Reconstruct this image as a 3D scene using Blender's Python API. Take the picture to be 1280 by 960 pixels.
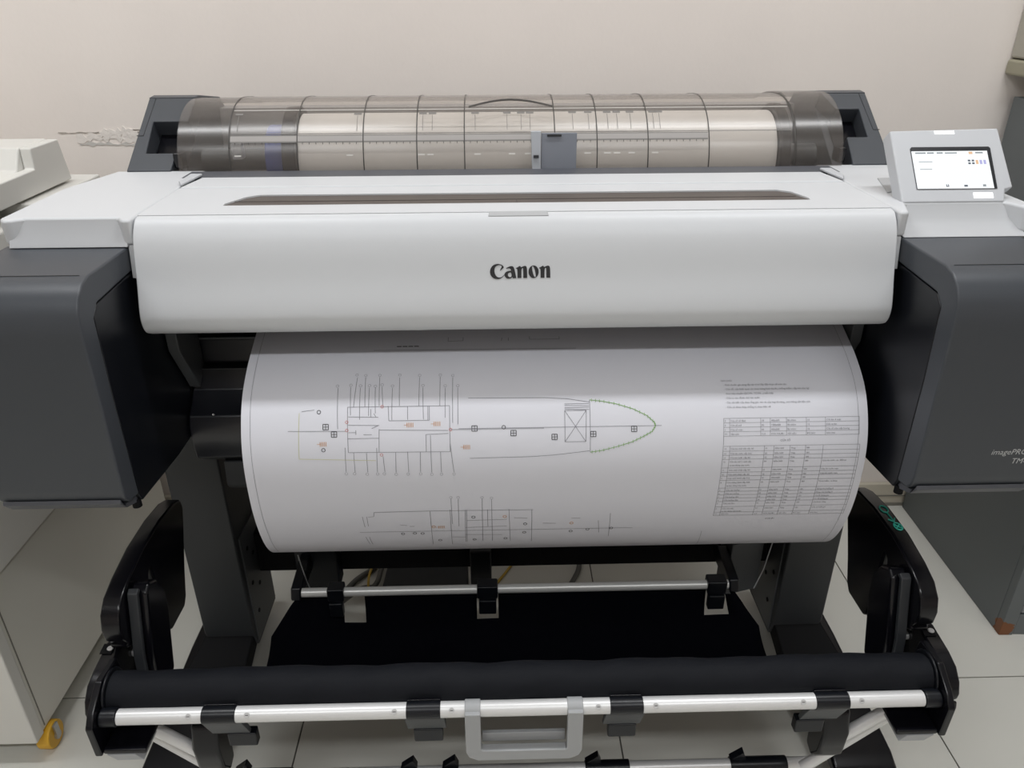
import bpy, bmesh, math, random
from mathutils import Matrix, Vector

# ------------------------------------------------------------------ camera, world, lights, exposure
scene = bpy.context.scene
for o in list(bpy.data.objects):
    bpy.data.objects.remove(o)
col = scene.collection
R = math.radians

PITCH, YAW, ROLL = R(27.0), R(1.3), R(0.27)
fwd = Vector((math.sin(YAW) * math.cos(PITCH), math.cos(YAW) * math.cos(PITCH), -math.sin(PITCH)))
r0 = Vector((math.cos(YAW), -math.sin(YAW), 0))
u0 = r0.cross(fwd)
rt = math.cos(ROLL) * r0 - math.sin(ROLL) * u0
up = math.cos(ROLL) * u0 + math.sin(ROLL) * r0
cd = bpy.data.cameras.new('camera')
cam = bpy.data.objects.new('camera', cd)
col.objects.link(cam)
cd.sensor_width = 36.0
cd.lens = 970.0 / 1280.0 * 36.0
cd.clip_start = 0.02
M3 = Matrix((rt, up, -fwd)).transposed()
cam.matrix_world = Matrix.Translation((-0.031, 0.0, 1.25)) @ M3.to_4x4()
scene.camera = cam

w = bpy.data.worlds.new('world')
scene.world = w
w.use_nodes = True
w.node_tree.nodes['Background'].inputs[0].default_value = (0.75, 0.8, 0.85, 1)
w.node_tree.nodes['Background'].inputs[1].default_value = 0.1

CEIL = 2.75
LAMPS = [(-0.95, 0.90, 15.5), (0.75, 0.90, 15.5), (-0.95, -0.90, 14.0), (0.75, -0.90, 14.0)]
for lx, ly, watt in LAMPS:
    ld = bpy.data.lights.new('ceiling_lamp_light', 'AREA')
    ld.shape = 'RECTANGLE'
    ld.size, ld.size_y = 1.15, 0.14
    ld.energy = watt
    ld.color = (0.97, 0.985, 1.0)
    lo = bpy.data.objects.new('ceiling_lamp_light', ld)
    lo.location = (lx, ly, CEIL - 0.075)
    col.objects.link(lo)

scene.view_settings.view_transform = 'Standard'
scene.view_settings.look = 'None'
scene.view_settings.gamma = 1.0
scene.view_settings.use_curve_mapping = False
scene.view_settings.exposure = 0.06

# ------------------------------------------------------------------ materials
MATS = {}


def mat(name, color, rough=0.5, metal=0.0, spec=0.5, noise=0.0, nscale=40.0, bump=0.0, bscale=200.0,
        emit=0.0, coat=0.0):
    m = bpy.data.materials.new(name)
    m.use_nodes = True
    nt = m.node_tree
    b = nt.nodes['Principled BSDF']
    b.inputs['Base Color'].default_value = (*color, 1)
    b.inputs['Roughness'].default_value = rough
    b.inputs['Metallic'].default_value = metal
    b.inputs['Specular IOR Level'].default_value = spec
    b.inputs['Coat Weight'].default_value = coat
    tc = nt.nodes.new('ShaderNodeTexCoord')
    if noise:
        n = nt.nodes.new('ShaderNodeTexNoise')
        n.inputs['Scale'].default_value = nscale
        n.inputs['Detail'].default_value = 6
        nt.links.new(tc.outputs['Object'], n.inputs['Vector'])
        mx = nt.nodes.new('ShaderNodeMix')
        mx.data_type = 'RGBA'
        mx.inputs[6].default_value = (*[c * (1 - noise) for c in color], 1)
        mx.inputs[7].default_value = (*[min(1, c * (1 + noise)) for c in color], 1)
        nt.links.new(n.outputs['Fac'], mx.inputs[0])
        nt.links.new(mx.outputs[2], b.inputs['Base Color'])
    if bump:
        n2 = nt.nodes.new('ShaderNodeTexNoise')
        n2.inputs['Scale'].default_value = bscale
        n2.inputs['Detail'].default_value = 4
        nt.links.new(tc.outputs['Object'], n2.inputs['Vector'])
        bp = nt.nodes.new('ShaderNodeBump')
        bp.inputs['Strength'].default_value = bump
        bp.inputs['Distance'].default_value = 0.002
        nt.links.new(n2.outputs['Fac'], bp.inputs['Height'])
        nt.links.new(bp.outputs['Normal'], b.inputs['Normal'])
    if emit:
        b.inputs['Emission Color'].default_value = (*color, 1)
        b.inputs['Emission Strength'].default_value = emit
    MATS[name] = m
    return m


mat('wall_paint', (0.89, 0.825, 0.775), 0.85, spec=0.2, noise=0.03, nscale=6, bump=0.15, bscale=90)
mat('plaster', (0.84, 0.79, 0.745), 0.9, spec=0.2, noise=0.06, nscale=80, bump=0.5, bscale=160)
mat('crack', (0.45, 0.41, 0.37), 0.9, spec=0.1)
mat('ceiling_white', (0.62, 0.62, 0.62), 0.9)
mat('tile', (0.72, 0.715, 0.66), 0.22, noise=0.05, nscale=5)
mat('grout', (0.12, 0.115, 0.10), 0.9)
mat('baseboard_tile', (0.62, 0.57, 0.47), 0.35, noise=0.12, nscale=9)
mat('white_plastic', (0.625, 0.64, 0.66), 0.42, bump=0.04, bscale=900)
mat('scoop_shaded', (0.50, 0.51, 0.525), 0.5)  # white plastic made greyer, the scoop's shading put into its colour
mat('platen', (0.012, 0.013, 0.018), 0.28, spec=0.7)
mat('panel_white', (0.55, 0.565, 0.59), 0.45, bump=0.04, bscale=900)
mat('light_grey', (0.42, 0.43, 0.44), 0.5)
mat('slate', (0.052, 0.058, 0.068), 0.42, bump=0.05, bscale=1200)
mat('slate_edge', (0.085, 0.09, 0.105), 0.45)
mat('black_plastic', (0.006, 0.007, 0.010), 0.32, spec=0.4)
mat('gloss_black', (0.004, 0.004, 0.006), 0.2, spec=0.4)
mat('matte_black', (0.004, 0.004, 0.005), 0.7, spec=0.2)
mat('leg_grey', (0.028, 0.031, 0.035), 0.5, bump=0.05, bscale=1000)
mat('bracket_grey', (0.07, 0.075, 0.08), 0.45)
mat('cloth', (0.0025, 0.0028, 0.005), 0.95, spec=0.05, bump=0.3, bscale=600)
mat('bar_cloth', (0.006, 0.007, 0.010), 0.7, spec=0.2, bump=0.5, bscale=60)
mat('aluminium', (0.78, 0.78, 0.78), 0.35, metal=0.25, spec=0.5)
mat('steel', (0.80, 0.80, 0.78), 0.35, metal=0.3)
mat('screw', (0.62, 0.62, 0.62), 0.4, metal=0.4)
mat('handle_grey', (0.40, 0.41, 0.42), 0.45)
mat('paper', (0.74, 0.745, 0.80), 0.6, spec=0.3)
mat('roll_paper', (0.83, 0.82, 0.80), 0.7, spec=0.2)
mat('ink', (0.20, 0.20, 0.225), 0.8)
mat('ink_bold', (0.03, 0.03, 0.035), 0.8)
mat('ink_green', (0.22, 0.42, 0.12), 0.8)
mat('ink_yellow', (0.62, 0.62, 0.38), 0.8)
mat('ink_orange', (0.62, 0.30, 0.10), 0.8)
mat('ink_red', (0.62, 0.20, 0.18), 0.8)
mat('logo_black', (0.018, 0.018, 0.020), 0.5)
mat('print_grey', (0.55, 0.56, 0.57), 0.5)
mat('cover_line', (0.06, 0.055, 0.05), 0.5)
mat('cover_line_soft', (0.20, 0.19, 0.18), 0.5)
mat('cover_light', (0.62, 0.60, 0.57), 0.5)
mat('scale_tone', (0.36, 0.34, 0.325), 0.5)
mat('tray_grey', (0.30, 0.295, 0.29), 0.6)
mat('blue_part', (0.05, 0.08, 0.30), 0.4)
mat('tag_grey', (0.22, 0.235, 0.27), 0.45)
mat('tag_light', (0.45, 0.47, 0.50), 0.45)
mat('beige_metal', (0.74, 0.725, 0.66), 0.5, noise=0.04, nscale=4)
mat('beige_dark', (0.22, 0.21, 0.18), 0.6)
mat('beige_top', (0.74, 0.73, 0.69), 0.5)
mat('wall_box', (0.44, 0.42, 0.36), 0.5)
mat('wall_box_base', (0.36, 0.34, 0.25), 0.5)
mat('cab_front', (0.25, 0.265, 0.28), 0.45)
mat('caster_yellow', (0.75, 0.42, 0.03), 0.4)
mat('zinc', (0.5, 0.5, 0.5), 0.35, metal=0.9)
mat('cable_grey', (0.13, 0.13, 0.12), 0.5)
mat('cable_yellow', (0.55, 0.36, 0.05), 0.5)
mat('device', (0.02, 0.024, 0.028), 0.5)
mat('teal_mark', (0.05, 0.55, 0.42), 0.5)
mat('screen_bezel', (0.02, 0.022, 0.026), 0.3)
mat('screen', (0.95, 0.98, 1.0), 0.3, emit=0.95)
mat('lamp_lit', (1.0, 1.0, 1.0), 0.4, emit=1.6)
mat('scr_orange', (1.0, 0.62, 0.35), 0.4, emit=0.75)
mat('scr_blue', (0.55, 0.55, 0.95), 0.4, emit=0.75)
mat('scr_dark', (0.10, 0.12, 0.15), 0.4)
mat('scr_soft', (0.55, 0.62, 0.66), 0.4, emit=0.45)
for nm_ in ('screen', 'lamp_lit', 'scr_orange', 'scr_blue', 'scr_soft'):
    MATS[nm_].node_tree.nodes['Principled BSDF'].inputs['Base Color'].default_value = (0.03, 0.03, 0.03, 1)
mat('led_blue', (0.05, 0.10, 1.0), 0.4, emit=6.0)
mat('lamp_tube', (1.0, 0.98, 0.94), 0.4, emit=2.0)


def smoky(name, tint, gloss=0.10, rough=0.12, body=(0.34, 0.30, 0.27)):
    m = bpy.data.materials.new(name)
    m.use_nodes = True
    nt = m.node_tree
    nt.nodes.remove(nt.nodes['Principled BSDF'])
    out = nt.nodes['Material Output']
    tr = nt.nodes.new('ShaderNodeBsdfTransparent')
    tr.inputs[0].default_value = (*tint, 1)
    df = nt.nodes.new('ShaderNodeBsdfDiffuse')
    df.inputs[0].default_value = (*body, 1)
    gl = nt.nodes.new('ShaderNodeBsdfGlossy')
    gl.inputs['Roughness'].default_value = rough
    lw = nt.nodes.new('ShaderNodeLayerWeight')
    lw.inputs[0].default_value = 0.5
    pw = nt.nodes.new('ShaderNodeMath')
    pw.operation = 'POWER'
    pw.inputs[1].default_value = 4.0
    nt.links.new(lw.outputs['Facing'], pw.inputs[0])
    fr = nt.nodes.new('ShaderNodeMath')
    fr.operation = 'MULTIPLY_ADD'
    fr.inputs[1].default_value = 0.5
    fr.inputs[2].default_value = 0.04
    nt.links.new(pw.outputs[0], fr.inputs[0])
    m1 = nt.nodes.new('ShaderNodeMixShader')
    m1.inputs[0].default_value = gloss
    m2 = nt.nodes.new('ShaderNodeMixShader')
    nt.links.new(tr.outputs[0], m1.inputs[1])
    nt.links.new(df.outputs[0], m1.inputs[2])
    nt.links.new(fr.outputs[0], m2.inputs[0])
    nt.links.new(m1.outputs[0], m2.inputs[1])
    nt.links.new(gl.outputs[0], m2.inputs[2])
    nt.links.new(m2.outputs[0], out.inputs['Surface'])
    MATS[name] = m


smoky('smoky_cover', (0.95, 0.935, 0.92), 0.10, 0.28)
smoky('smoky_end', (0.86, 0.85, 0.84), 0.10, 0.25)
smoky('smoky_window', (0.45, 0.42, 0.40), 0.40, 0.3, (0.20, 0.165, 0.145))


def rust_material():
    m = mat('cab_grey', (0.135, 0.150, 0.155), 0.5)
    nt = m.node_tree
    b = nt.nodes['Principled BSDF']
    tc = nt.nodes.new('ShaderNodeTexCoord')
    sub = nt.nodes.new('ShaderNodeVectorMath')
    sub.operation = 'DISTANCE'
    sub.inputs[1].default_value = (0.0, 0.0, 0.012)      # the rusted foot of the front corner
    nt.links.new(tc.outputs['Object'], sub.inputs[0])
    n = nt.nodes.new('ShaderNodeTexNoise')
    n.inputs['Scale'].default_value = 55
    nt.links.new(tc.outputs['Object'], n.inputs['Vector'])
    ma = nt.nodes.new('ShaderNodeMath')
    ma.operation = 'MULTIPLY_ADD'
    ma.inputs[1].default_value = 0.03
    nt.links.new(n.outputs['Fac'], ma.inputs[0])
    nt.links.new(sub.outputs['Value'], ma.inputs[2])
    lt = nt.nodes.new('ShaderNodeMath')
    lt.operation = 'LESS_THAN'
    lt.inputs[1].default_value = 0.041
    nt.links.new(ma.outputs[0], lt.inputs[0])
    mx = nt.nodes.new('ShaderNodeMix')
    mx.data_type = 'RGBA'
    mx.inputs[6].default_value = (0.135, 0.150, 0.155, 1)
    mx.inputs[7].default_value = (0.20, 0.07, 0.02, 1)
    nt.links.new(lt.outputs[0], mx.inputs[0])
    nt.links.new(mx.outputs[2], b.inputs['Base Color'])


rust_material()

# ------------------------------------------------------------------ mesh helpers


class MB:
    def __init__(self):
        self.bm = bmesh.new()

    def poly(self, pts):
        vs = [self.bm.verts.new(p) for p in pts]
        self.bm.faces.new(vs)
        return self

    def prism(self, pts, vec):
        a = [Vector(p) for p in pts]
        v = Vector(vec)
        va = [self.bm.verts.new(p) for p in a]
        vb = [self.bm.verts.new(p + v) for p in a]
        self.bm.faces.new(va[::-1])
        self.bm.faces.new(vb)
        n = len(a)
        for i in range(n):
            j = (i + 1) % n
            self.bm.faces.new((va[i], va[j], vb[j], vb[i]))
        return self

    def box(self, x0, x1, y0, y1, z0, z1):
        return self.prism([(x0, y0, z0), (x1, y0, z0), (x1, y1, z0), (x0, y1, z0)], (0, 0, z1 - z0))

    def px(self, prof, x0, x1):                 # (y, z) outline swept along x
        return self.prism([(x0, y, z) for y, z in prof], (x1 - x0, 0, 0))

    def py(self, prof, y0, y1):                 # (x, z) outline swept along y
        return self.prism([(x, y0, z) for x, z in prof], (0, y1 - y0, 0))

    def pz(self, prof, z0, z1):                 # (x, y) outline swept along z
        return self.prism([(x, y, z0) for x, y in prof], (0, 0, z1 - z0))

    def tube(self, pts, r, seg=12, caps=True):
        pts = [Vector(p) for p in pts]
        rings = []
        n = len(pts)
        prev = None
        for i, p in enumerate(pts):
            t = (pts[min(i + 1, n - 1)] - pts[max(i - 1, 0)]).normalized()
            if prev is None:
                a = t.orthogonal().normalized()
            else:
                a = (prev - t * prev.dot(t)).normalized()
            prev = a
            b = t.cross(a)
            rings.append([self.bm.verts.new(p + r * (math.cos(2 * math.pi * k / seg) * a + math.sin(2 * math.pi * k / seg) * b))
                          for k in range(seg)])
        for i in range(n - 1):
            for k in range(seg):
                k2 = (k + 1) % seg
                self.bm.faces.new((rings[i][k], rings[i][k2], rings[i + 1][k2], rings[i + 1][k]))
        if caps:
            self.bm.faces.new(rings[0][::-1])
            self.bm.faces.new(rings[-1])
        return self

    def shell(self, prof, x0, x1, th, nx=1):    # open (y, z) curve swept along x, given thickness th to its left
        n = len(prof)
        inner = []
        for i in range(n):
            a = Vector(prof[max(i - 1, 0)])
            b = Vector(prof[min(i + 1, n - 1)])
            t = (b - a).normalized()
            inner.append((prof[i][0] - t[1] * th, prof[i][1] + t[0] * th))
        ring = list(prof) + inner[::-1]
        cols = []
        for k in range(nx + 1):
            x = x0 + (x1 - x0) * k / nx
            cols.append([self.bm.verts.new((x, y, z)) for y, z in ring])
        m = len(ring)
        for k in range(nx):
            for i in range(m):
                j = (i + 1) % m
                self.bm.faces.new((cols[k][i], cols[k][j], cols[k + 1][j], cols[k + 1][i]))
        for c in (cols[0], cols[-1]):
            for i in range(n - 1):
                self.bm.faces.new((c[i], c[i + 1], c[m - 2 - i], c[m - 1 - i]))
        return self

    def build(self, name, material, parent=None, bevel=0.0, seg=2, smooth=35, origin=None, label=None):
        bm = self.bm
        bmesh.ops.recalc_face_normals(bm, faces=bm.faces)
        off = Vector((0, 0, 0))
        pp = parent
        while pp is not None:
            off += pp.location
            pp = pp.parent
        if parent is None and origin is not None:
            off = Vector(origin)
        bmesh.ops.translate(bm, verts=bm.verts, vec=-off)
        me = bpy.data.meshes.new(name)
        bm.to_mesh(me)
        bm.free()
        me.materials.append(MATS[material])
        if smooth:
            me.shade_smooth()
            me.set_sharp_from_angle(angle=R(smooth))
        o = bpy.data.objects.new(name, me)
        col.objects.link(o)
        if parent is not None:
            o.parent = parent
        elif origin is not None:
            o.location = origin
        if bevel:
            md = o.modifiers.new('bevel', 'BEVEL')
            md.width = bevel
            md.segments = seg
            md.limit_method = 'ANGLE'
            md.angle_limit = R(32)
            md.harden_normals = True
        if label:
            o['label'] = label
        return o


def tag(o, label, cat, group=None):
    o['label'] = label
    o['category'] = cat
    if group:
        o['group'] = group
    return o


def thing(name, loc, label, cat, group=None):
    o = bpy.data.objects.new(name, None)
    o.location = loc
    o.empty_display_size = 0.1
    col.objects.link(o)
    return tag(o, label, cat, group)


def structure(o):
    o['kind'] = 'structure'
    return o


def mirror(prof, s):
    return [(s * p[0],) + tuple(p[1:]) for p in prof]


def catmull(P, n=8):
    P = [Vector(p) for p in P]
    Q = [2 * P[0] - P[1]] + P + [2 * P[-1] - P[-2]]
    out = []
    for i in range(1, len(Q) - 2):
        a, b, c, d = Q[i - 1:i + 3]
        for k in range(n):
            t = k / n
            out.append(0.5 * (2 * b + (c - a) * t + (2 * a - 5 * b + 4 * c - d) * t * t + (3 * b - a - 3 * c + d) * t ** 3))
    out.append(P[-1])
    return out


def text_polys(body, size, align='LEFT', shear=0.0):
    """Outline of a string as (verts, faces), flat."""
    cu = bpy.data.curves.new('lettering', 'FONT')
    cu.body = body
    cu.size = size
    cu.align_x = align
    cu.shear = shear
    cu.resolution_u = 2
    ob = bpy.data.objects.new('lettering', cu)
    me = ob.to_mesh()
    vs = [(v.co.x, v.co.y) for v in me.vertices]
    fs = [tuple(p.vertices) for p in me.polygons]
    ob.to_mesh_clear()
    bpy.data.objects.remove(ob)
    bpy.data.curves.remove(cu)
    return vs, fs


def spline_polys(loops):
    """Filled flat outline (holes allowed) from closed polygons."""
    cu = bpy.data.curves.new('outline', 'CURVE')
    cu.dimensions = '2D'
    cu.fill_mode = 'BOTH'
    for lp in loops:
        sp = cu.splines.new('POLY')
        sp.points.add(len(lp) - 1)
        for q, (x, y) in zip(sp.points, lp):
            q.co = (x, y, 0, 1)
        sp.use_cyclic_u = True
    ob = bpy.data.objects.new('outline', cu)
    me = ob.to_mesh()
    vs = [(v.co.x, v.co.y) for v in me.vertices]
    fs = [tuple(p.vertices) for p in me.polygons]
    ob.to_mesh_clear()
    bpy.data.objects.remove(ob)
    bpy.data.curves.remove(cu)
    return vs, fs

# ------------------------------------------------------------------ the room
X0, X1, Y0, Y1 = -3.41, 3.19, -3.09, 1.71
floor = structure(MB().box(X0, X1, Y0, Y1, -0.05, -0.0025).build('floor', 'grout', smooth=0))
tile_me = None
for i in range(11):
    for j in range(8):
        x, y = X0 + 0.6 * i, Y0 + 0.6 * j
        if tile_me is None:
            t = MB().box(-0.2985, 0.2985, -0.2985, 0.2985, -0.0023, 0.0).build('floor_tile', 'tile', floor, bevel=0.001, seg=1)
            tile_me = t.data
        else:
            t = bpy.data.objects.new('floor_tile', tile_me)
            col.objects.link(t)
            t.parent = floor
        t.location = (x + 0.3, y + 0.3, 0)
wall_back = structure(MB().box(X0 - 0.1, X1 + 0.1, Y1, Y1 + 0.1, -0.05, CEIL).build('wall_back', 'wall_paint', smooth=0))
structure(MB().box(X0 - 0.1, X0, Y0, Y1, -0.05, CEIL).build('wall_left', 'wall_paint', smooth=0))
structure(MB().box(X1, X1 + 0.1, Y0, Y1, -0.05, CEIL).build('wall_right', 'wall_paint', smooth=0))
structure(MB().box(X0 - 0.1, X1 + 0.1, Y0 - 0.1, Y0, -0.05, CEIL).build('wall_front', 'wall_paint', smooth=0))
structure(MB().box(X0 - 0.1, X1 + 0.1, Y0 - 0.1, Y1 + 0.1, CEIL, CEIL + 0.05).build('ceiling', 'ceiling_white', smooth=0))
bb = structure(MB().box(X0, X1, Y1 - 0.012, Y1, 0, 0.068).build('baseboard_back', 'baseboard_tile', bevel=0.003))
MB().box(X0, X1, Y1 - 0.016, Y1 - 0.0125, 0.0, 0.008).build('joint_line', 'beige_dark', bb)
MB().box(X0, X1, Y1 - 0.0145, Y1 - 0.0122, 0.030, 0.033).build('groove', 'beige_dark', bb)

# flaking paint line on the back wall
random.seed(5)


def ragged(name, x0, x1, z, h, n, dep, m, jit):
    b = MB()
    top, bot = [], []
    for i in range(n + 1):
        x = x0 + (x1 - x0) * i / n
        top.append((x, z + h * (0.5 + random.uniform(-jit, jit))))
        bot.append((x, z - h * (0.5 + random.uniform(-jit, jit))))
    b.py(top + bot[::-1], Y1 - dep, Y1 + 0.001)
    return b.build(name, m, wall_back, smooth=0)


ragged('flaked_paint', -0.905, -0.63, 0.974, 0.012, 40, 0.0012, 'plaster', 0.5)
ragged('flaked_paint', -0.855, -0.775, 0.984, 0.016, 14, 0.0016, 'plaster', 0.4)
ragged('crack_line', -0.94, -0.62, 0.985, 0.0010, 46, 0.0014, 'crack', 1.2)
ragged('crack_line', -0.80, -0.66, 0.990, 0.0007, 22, 0.0014, 'crack', 1.2)
ragged('flaked_paint', -0.90, -0.64, 0.961, 0.004, 30, 0.0012, 'cover_light', 0.8)

# lamps on the ceiling
for i, (lx, ly, watt) in enumerate(LAMPS):
    t = thing('ceiling_lamp', (lx, ly, CEIL), ('strip lamp on the ceiling above the beige copier', 'strip lamp on the ceiling above the grey cabinet', 'strip lamp in the ceiling row farther from the printer',
               'strip lamp in the ceiling row farther from the printer')[i], 'lamp', 'ceiling lamps')
    MB().box(lx - 0.6, lx + 0.6, ly - 0.09, ly + 0.09, CEIL - 0.05, CEIL).build('housing', 'ceiling_white', t, bevel=0.006)
    for s in (-0.04, 0.04):
        MB().tube([(lx - 0.57, ly + s, CEIL - 0.062), (lx + 0.57, ly + s, CEIL - 0.062)], 0.011, 10).build('tube', 'lamp_tube', t)

# ------------------------------------------------------------------ box on the wall (upper right)
t = thing('wall_box', (1.18, Y1, 1.085), 'beige box mounted on the wall above the grey cabinet', 'box')
MB().box(1.040, 1.34, 1.61, Y1, 1.118, 1.62).build('body', 'wall_box', t, bevel=0.006)
MB().box(1.036, 1.34, 1.606, Y1, 1.086, 1.1165).build('base', 'wall_box_base', t, bevel=0.006)
m = MB()
for k in range(3):
    m.prism([(1.0395, 1.632 + 0.012 * k, 1.128), (1.0395, 1.634 + 0.012 * k, 1.128), (1.0395, 1.640 + 0.012 * k, 1.140), (1.0395, 1.638 + 0.012 * k, 1.140)], (0.001, 0, 0))
m.build('mark', 'crack', t, smooth=0)

# ------------------------------------------------------------------ grey metal cabinet at the right
CX, CY = 1.046, 1.222
t = thing('metal_cabinet', (CX, CY, 0), 'dark grey metal cabinet with a rusted foot standing against the wall', 'cabinet')
MB().box(CX, CX + 0.62, CY + 0.02, 1.690, 0.0, 1.045).build('body', 'cab_grey', t, bevel=0.002)
MB().box(CX, CX + 0.030, CY, CY + 0.0195, 0.0, 1.045).build('stile', 'cab_grey', t, bevel=0.002)
MB().box(CX + 0.59, CX + 0.62, CY, CY + 0.0195, 0.0, 1.045).build('stile', 'cab_front', t, bevel=0.002)
MB().box(CX + 0.0305, CX + 0.5895, CY + 0.002, CY + 0.0195, 0.0, 0.055).build('plinth', 'cab_grey', t, bevel=0.002)
for k, (a, b_) in enumerate(((0.058, 0.375), (0.385, 0.705), (0.715, 1.042))):
    d = MB().box(CX + 0.034, CX + 0.586, CY + 0.004, CY + 0.0195, a, b_).build('drawer', 'cab_front', t, bevel=0.003)
    MB().box(CX + 0.25, CX + 0.37, CY - 0.016, CY + 0.0035, b_ - 0.10, b_ - 0.085).build('handle', 'zinc', d, bevel=0.003)
    MB().box(CX + 0.045, CX + 0.12, CY + 0.001, CY + 0.0035, a + 0.06, a + 0.13).build('label_holder', 'black_plastic', d, bevel=0.001)
t.rotation_euler.z = R(-1.5)

# ------------------------------------------------------------------ beige copier at the left
SX = -0.862
t = thing('office_copier', (-1.35, 1.3, 0), 'beige floor standing copier on yellow casters beside the wide printer', 'copier')
LX = -1.75
MB().box(LX, SX, 0.967, 1.62, 0.052, 0.385).build('lower_cabinet', 'beige_metal', t, bevel=0.004)
MB().box(LX, SX + 0.0015, 0.9645, 0.99, 0.050, 0.385).build('front_door', 'beige_top', t, bevel=0.003)
MB().box(SX - 0.004, SX + 0.0008, 0.996, 0.9985, 0.06, 0.37).build('door_gap', 'beige_dark', t, smooth=0)
MB().box(LX, SX + 0.010, 0.96, 1.625, 0.392, 0.895).build('main_body', 'beige_top', t, bevel=0.008)
MB().box(LX, SX + 0.022, 1.39, 1.64, 0.86, 0.914).build('rear_ledge', 'beige_top', t, bevel=0.004)
MB().px([(0.97, 0.917), (1.572, 0.919), (1.555, 0.998), (1.455, 0.998), (1.452, 0.962), (1.34, 0.961), (0.97, 0.955)],
        SX - 0.02, SX).build('lid_end_panel', 'beige_top', t, bevel=0.003)
MB().px([(1.36, 0.917), (1.572, 0.919), (1.555, 0.999), (1.455, 0.999), (1.43, 0.962), (1.36, 0.955)], LX, SX - 0.0205).build('lid_hump', 'beige_top', t, bevel=0.004)
MB().box(LX, SX - 0.0205, 0.97, 1.358, 0.917, 0.951).build('lid', 'beige_top', t, bevel=0.004)
for cx, cy in ((-0.866, 1.006), (-1.70, 1.006), (-0.866, 1.57), (-1.70, 1.57)):
    c = MB().tube([(cx - 0.012, cy, 0.026), (cx + 0.012, cy, 0.026)], 0.026, 20).build('caster', 'caster_yellow', t, bevel=0.003)
    MB().tube([(cx - 0.0165, cy, 0.024), (cx + 0.0165, cy, 0.024)], 0.008, 12).build('axle', 'zinc', c)
    for fx in (-0.01525, 0.01525):
        MB().box(cx + fx - 0.00175, cx + fx + 0.00175, cy - 0.006, cy + 0.006, 0.020, 0.0515).build('fork', 'zinc', c)

# ------------------------------------------------------------------ the wide format printer
PR = thing('wide_format_printer', (0, 1.2, 0),
           'white and charcoal wide format printer on a stand with black basket', 'printer')

# white decks left and right
for s in (-1, 1):
    yb = 0.953
    if s < 0:
        deck = [(-0.645, yb + 0.014), (-0.645, 1.13), (-0.617, 1.246), (-0.4795, 1.246), (-0.4795, yb), (-0.491, yb), (-0.499, 0.966), (-0.616, 0.966), (-0.628, yb + 0.003), (-0.637, yb + 0.003)]
    else:
        deck = [(0.668, 0.985), (0.668, 1.13), (0.640, 1.246), (0.4795, 1.246), (0.4795, yb), (0.491, yb), (0.508, 1.0), (0.640, 1.0), (0.652, 0.97), (0.660, 0.965)]
    dk = MB().pz(deck, 0.9665, 0.9985).build('deck', 'white_plastic', PR, bevel=0.004, seg=3)
    a, b_ = sorted((s * 0.4797, s * 0.4893))
    MB().px([(0.956, 0.966), (0.953, 0.950), (0.948, 0.925), (0.975, 0.925), (0.985, 0.966)], a, b_).build('edge_strip', 'white_plastic', dk, bevel=0.001)
    if s < 0:
        MB().px([(0.951, 0.9645), (0.970, 0.9645), (0.972, 0.9965), (0.9665, 0.9965), (0.961, 0.982), (0.955, 0.972)], -0.634, -0.488).build('scoop', 'scoop_shaded', dk, bevel=0.001)
    else:
        MB().px([(0.957, 0.9640), (1.005, 0.9640), (1.006, 0.9965), (1.001, 0.9965), (0.990, 0.980), (0.975, 0.969)], 0.493, 0.655).build('scoop', 'scoop_shaded', dk, bevel=0.001)
        MB().pz([(0.508, 1.052), (0.524, 1.06), (0.575, 1.06), (0.575, 1.143), (0.534, 1.141)], 0.9988, 0.9996).build('tray_recess', 'light_grey', dk)

# dark blocks behind / under the decks
for s in (-1, 1):
    MB().box(min(s * 0.492, s * 0.640), max(s * 0.492, s * 0.640), 1.055, 1.25, 0.66, 0.966).build('side_block', 'matte_black', PR)
    MB().box(min(s * 0.4795, s * 0.6), max(s * 0.4795, s * 0.6), 0.99, 1.05, 0.95, 0.966).build('spacer', 'matte_black', PR)

# front cover of the carriage
front = catmull([(0.9742, 0.9984), (0.962, 0.9950), (0.950, 0.981), (0.941, 0.960), (0.931, 0.925), (0.920, 0.892), (0.918, 0.875), (0.924, 0.861), (0.938, 0.853)], 5)
front = [(p[0], p[1]) for p in front]
cov = MB().px(front + [(0.960, 0.851), (0.985, 0.872), (0.985, 0.975), (0.9742, 0.987)], -0.478, 0.478).build('front_cover', 'white_plastic', PR, bevel=0.007, seg=3, smooth=50)
MB().prism([(-0.038, 0.9625, 0.9967), (0.038, 0.9625, 0.9967), (0.037, 0.9739, 0.9995), (-0.037, 0.9739, 0.9995)], (0, 0, -0.003)).build('latch_recess', 'light_grey', cov, bevel=0.0008)


def surf_y(z):
    for a, b in zip(front, front[1:]):
        if b[1] <= z <= a[1]:
            k = (a[1] - z) / (a[1] - b[1])
            return a[0] + (b[0] - a[0]) * k
    return 0.93


def chaikin(lp, it=2):
    for _ in range(it):
        q = []
        for a, b in zip(lp, lp[1:] + lp[:1]):
            q.append((a[0] * .75 + b[0] * .25, a[1] * .75 + b[1] * .25))
            q.append((a[0] * .25 + b[0] * .75, a[1] * .25 + b[1] * .75))
        lp = q
    return lp


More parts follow.
